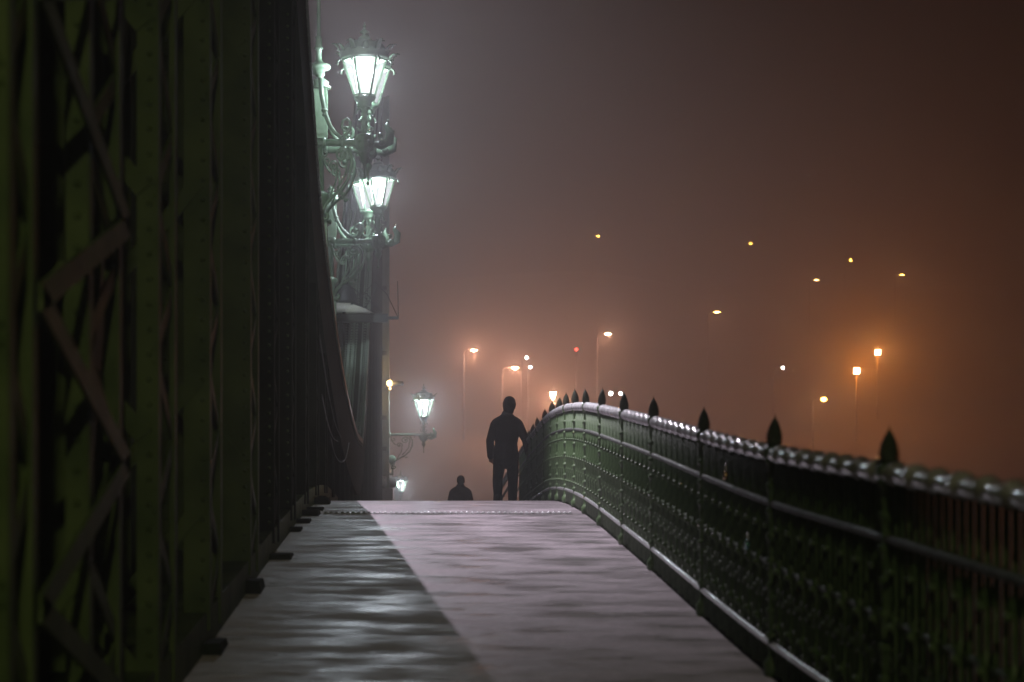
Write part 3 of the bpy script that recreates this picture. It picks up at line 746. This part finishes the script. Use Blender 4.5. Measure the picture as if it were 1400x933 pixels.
    for a in J['legs']:
        K, F = Vector(a[1]), Vector(a[2]); limb(tr_, [K, K.lerp(F,.6), K.lerp(F,1.0)+Vector((0,0,-.02))], [.068,.066,.076])
    limb(tr_, [(J['hip'][0],0,1.0),(J['hip'][0],0,.86)], [(.175,.135),(.165,.135)], 14)
    o = tr_.build('trousers', M['cloth2'], t); remesh(o, .010, 3)
    for a in J['legs']:
        F = Vector(a[2]); s = MB()
        limb(s, [F+Vector((0,-.01,.02)), F+Vector((0,-.045,-.035)), F+Vector((0,.06,-.048)), F+Vector((0,.16,-.052)), F+Vector((0,.205,-.058))], [.056,.050,(.054,.042),(.050,.035),(.036,.026)])
        o = s.build('shoe', M['leather'], t); remesh(o, .009, 2)
    hb = MB()
    if cap:
        limb(hb, [hc+Vector((0,0,.015))-F_*.012, hc+Vector((0,0,.05))-F_*.01, hc+Vector((0,0,.062))-F_*.008], [(.106,.118),(.106,.117),(.100,.110)], 16)
        limb(hb, [hc+Vector((0,0,-.07))-F_*.03, hc+Vector((0,0,.01))-F_*.03], [(.084,.085),(.098,.095)], 14)
        o = hb.build('knit_cap', cloth, t)
    else:
        limb(hb, [hc+Vector((0,0,-.05))-F_*.035, hc+Vector((0,0,.02))-F_*.022, hc+Vector((0,0,.055))-F_*.012], [(.072,.072),(.092,.092),(.090,.094)], 14)
        o = hb.build('hair', M['hair'], t)
    remesh(o, .008, 3)
    return t
J1 = dict(hip=(-.015,0), head=(.045,.03,1.675), yaw=R(35), sh=[(-.165,.0,1.405),(.165,.0,1.40)],
          arms=[((-.185,.0,1.385),(-.268,-.08,1.13),(-.255,.02,.885),(.04,.02,0)), ((.185,.0,1.38),(.292,-.10,1.14),(.345,.06,.93),(.01,.03,0))],
          legs=[((-.10,0,.92),(-.145,.03,.52),(-.150,-.26,.22)), ((.085,0,.92),(.100,.13,.51),(.095,.22,.085))])
dM = 2917/87.3
person(((693-564)/87.3, dM, deck_z(dM)), 'person in dark jacket and cap walking close beside the railing', J1, 1.8, M['cloth'])
J2 = dict(hip=(0,0), head=(.01,.03,1.645), yaw=R(8), sh=[(-.165,.0,1.40),(.165,.0,1.40)],
          arms=[((-.185,.0,1.38),(-.25,-.04,1.12),(-.235,.05,.88),(.03,.02,0)), ((.185,.0,1.38),(.25,.0,1.12),(.24,.08,.89),(-.02,.03,0))],
          legs=[((-.09,0,.92),(-.10,.08,.50),(-.10,-.02,.09)), ((.09,0,.92),(.09,.0,.49),(.09,-.10,.11))])
dN = 2917/59.5
person(((629.5-564)/59.5, dN, deck_z(dN)), 'person in dark overcoat farther off, only head and shoulders above the crest', J2, 1.76, M['coat'], coat=True, cap=False)

# ------------------------------------------------------------------ lamps of the far bank
def on_ray(x, y, h):
    """point on the hillside whose lamp of height h is seen at pixel x, y of the photograph's survey"""
    best = None
    d = 150.0
    while d < 425:
        X = (x-564)*d/2917; Z = (680-y)*d/2917
        if ground(X, d) + h >= Z or False:
            pass
        e = abs(ground(X, d)+h-Z)
        if best is None or e < best[0]-1e-6: best = (e, d)
        d += 0.5
    d = best[1]; return (x-564)*d/2917, d, (680-y)*d/2917
def street_lamp(x, y, h, m, power, col, label, arm=-1.0, head=(.34,.15,.09), group='street lamps on the far bank', cat='street lamp', lit=True):
    X, d, Z = on_ray(x, y, h)
    zg = ground(X+arm, d); hh = Z - zg
    t = empty('street_lamp', (X, d, zg), label, cat, group)
    MB().tube([(arm,0,-.2),(arm,0,hh*.5),(arm,0,hh-.25)], [.11,.095,.075], 8).build('pole', M['polegrey'], t)
    if abs(arm) > .05: MB().tube([(arm,0,hh-.3),(arm*.8,0,hh+.05),(arm*.25,0,hh+.12),(0,0,hh+.12)], [.06,.05,.045,.04], 6).build('arm', M['polegrey'], t)
    b = MB(); b.tube([(-head[0]*1.15,0,hh+.12),(-head[0]*.6,0,hh+.17),(head[0]*.6,0,hh+.17),(head[0]*1.15,0,hh+.12)], [(.05,.03),(.16,.06),(.15,.06),(.05,.03)], 8); lh = b.build('lamp_head', M['polegrey'], t)
    g_ = MB(); g_.lathe([(max(1e-3,math.sin(math.pi*i/6)), -math.cos(math.pi*i/6)) for i in range(7)], n=12)
    g_.v = [(a*head[0], b_*head[1]-.08, c*head[2]+hh-.02) for a, b_, c in g_.v]
    g_.build('lens', m, lh)
    if power: light('street_light', power, col, t, (0,-.1,hh-.35), 0.15)
    return t
F = PW['far']
street_lamp(648,479,9,M['lamp_orange2'],F*.8,WARM,'orange street lamp on a pale pole, left of the walking person')
street_lamp(704,503,8,M['lamp_orange2'],F*.9,WARM,'low orange street lamp right above the walking person, no pole seen', arm=-1.2)
street_lamp(831,457,11,M['lamp_orange2'],F*.28,WARM,'tallest street lamp in the middle, with a long lit pole above the railing crest')
street_lamp(980,427,9,M['lamp_orange'],F*.08,WARM,'orange street lamp with a short glimpse of pole, alone above the railing')
street_lamp(1116,383,8,M['lamp_orange'],F*.06,WARM,'dim orange lamp high on the hill beside faint vertical glints')
street_lamp(1233,376,8,M['lamp_amber'],F*.07,WARM,'amber lamp highest at right, over the two glaring lamps')
street_lamp(817,323,7,M['lamp_amber'],F*.1,WARM,'small amber lamp highest up the hill in the middle of the sky', head=(.36,.2,.18))
street_lamp(1026,333,7,M['lamp_amber'],0,WARM,'tiny amber point of light high on the hill, right of the middle one', head=(.22,.2,.2))
street_lamp(1163,356,7,M['lamp_amber'],0,WARM,'tiny amber point between the dim hill lamp and the amber one at far right', head=(.22,.2,.2))
street_lamp(1126,546,6,M['lamp_amber'],F*.1,WARM,'small amber lamp low, below and left of the two glaring lamps', head=(.27,.2,.2))
street_lamp(1070,503,6,M['lamp_white'],0,WARM,'tiny white lamp left of the two glaring orange lamps', head=(.14,.14,.16))
street_lamp(720,489,8,M['lamp_white'],0,(1,.96,.9),'small white lamp, upper of two above the walking person', head=(.15,.15,.15), arm=-.5)
street_lamp(725,502,7,M['lamp_white'],0,(1,.96,.9),'small white lamp, lower of two above the walking person', head=(.15,.15,.12), arm=-.2)
street_lamp(835,538,6,M['lamp_white'],0,(1,.98,.93),'left white lamp of the low pair above the railing crest', head=(.19,.19,.18), arm=-.45)
street_lamp(848,538,6,M['lamp_white'],0,(1,.98,.93),'right white lamp of the low pair above the railing crest', head=(.16,.16,.16), arm=.45)
# two glaring square floodlights
for x, y, lb in ((1200,482,'glaring orange square lamp, the upper of the two at right'), (1171,507.5,'glaring orange square lamp, the lower of the two at right')):
    X, d, Z = on_ray(x, y, 7); zg = ground(X, d); hh = Z-zg
    t = empty('street_lamp', (X, d, zg), lb, 'street lamp', 'glaring lamps at right')
    MB().tube([(0,0.1,-.2),(0,0.1,hh-.2)], [.10,.07], 8).build('pole', M['polegrey'], t)
    b = MB(); b.box(-.30,.30,-.05,.25,hh-.30,hh+.30); b.box(-.36,.36,.05,.30,hh+.30,hh+.36); hdd = b.build('lamp_head', M['dark'], t)
    b = MB(); b.box(-.28,.28,-.075,-.055,hh-.26,hh+.26); b.build('lens', M['lamp_orange2'], hdd)
    light('glaring_light', PW['bright'], (1.0,.27,.03), t, (0,-.35,hh), .2)
# bell lantern right over the railing crest
X, d, Z = on_ray(756, 541, 5); zg = ground(X, d); hh = Z-zg
t = empty('street_lamp', (X, d, zg), 'wide brimmed glowing bell lantern behind the finials of the railing', 'street lamp', 'street lamps on the far bank')
MB().tube([(0,.3,-.2),(0,.3,hh+1.2)], [.09,.06], 8).build('pole', M['polegrey'], t)
MB().tube([(0,.3,hh+1.1),(0,.1,hh+1.25),(0,0,hh+1.0),(0,0,hh+.5)], .04, 6).build('arm', M['polegrey'], t)
b = MB(); b.lathe([(.62,.32),(.60,.36),(.35,.42),(.12,.5),(.05,.55)], (0,0,hh), 16); lh = b.build('lamp_shade', M['polegrey'], t)
b = MB(); b.lathe([(.03,-.42),(.12,-.34),(.24,-.05),(.30,.2),(.30,.315)], (0,0,hh), 14); b.build('lens', M['lamp_orange2'], lh)
light('street_light', F*1.2, WARM, t, (0,-.5,hh-.5), .2)
# red signal
X, d, Z = on_ray(788, 478, 8); zg = ground(X, d); hh = Z-zg
t = empty('traffic_light', (X, d, zg), 'red signal light on a pole between the street lamps', 'traffic light')
MB().tube([(0,.2,-.2),(0,.2,hh+.3)], [.09,.07], 8).build('pole', M['polegrey'], t)
b = MB(); b.box(-.16,.16,-.1,.15,hh-.75,hh+.22); lh = b.build('signal_box', M['dark'], t)
b = MB(); b.ball((0,-.08,hh), .17, 10); b.build('lens', M['lamp_red'], lh)
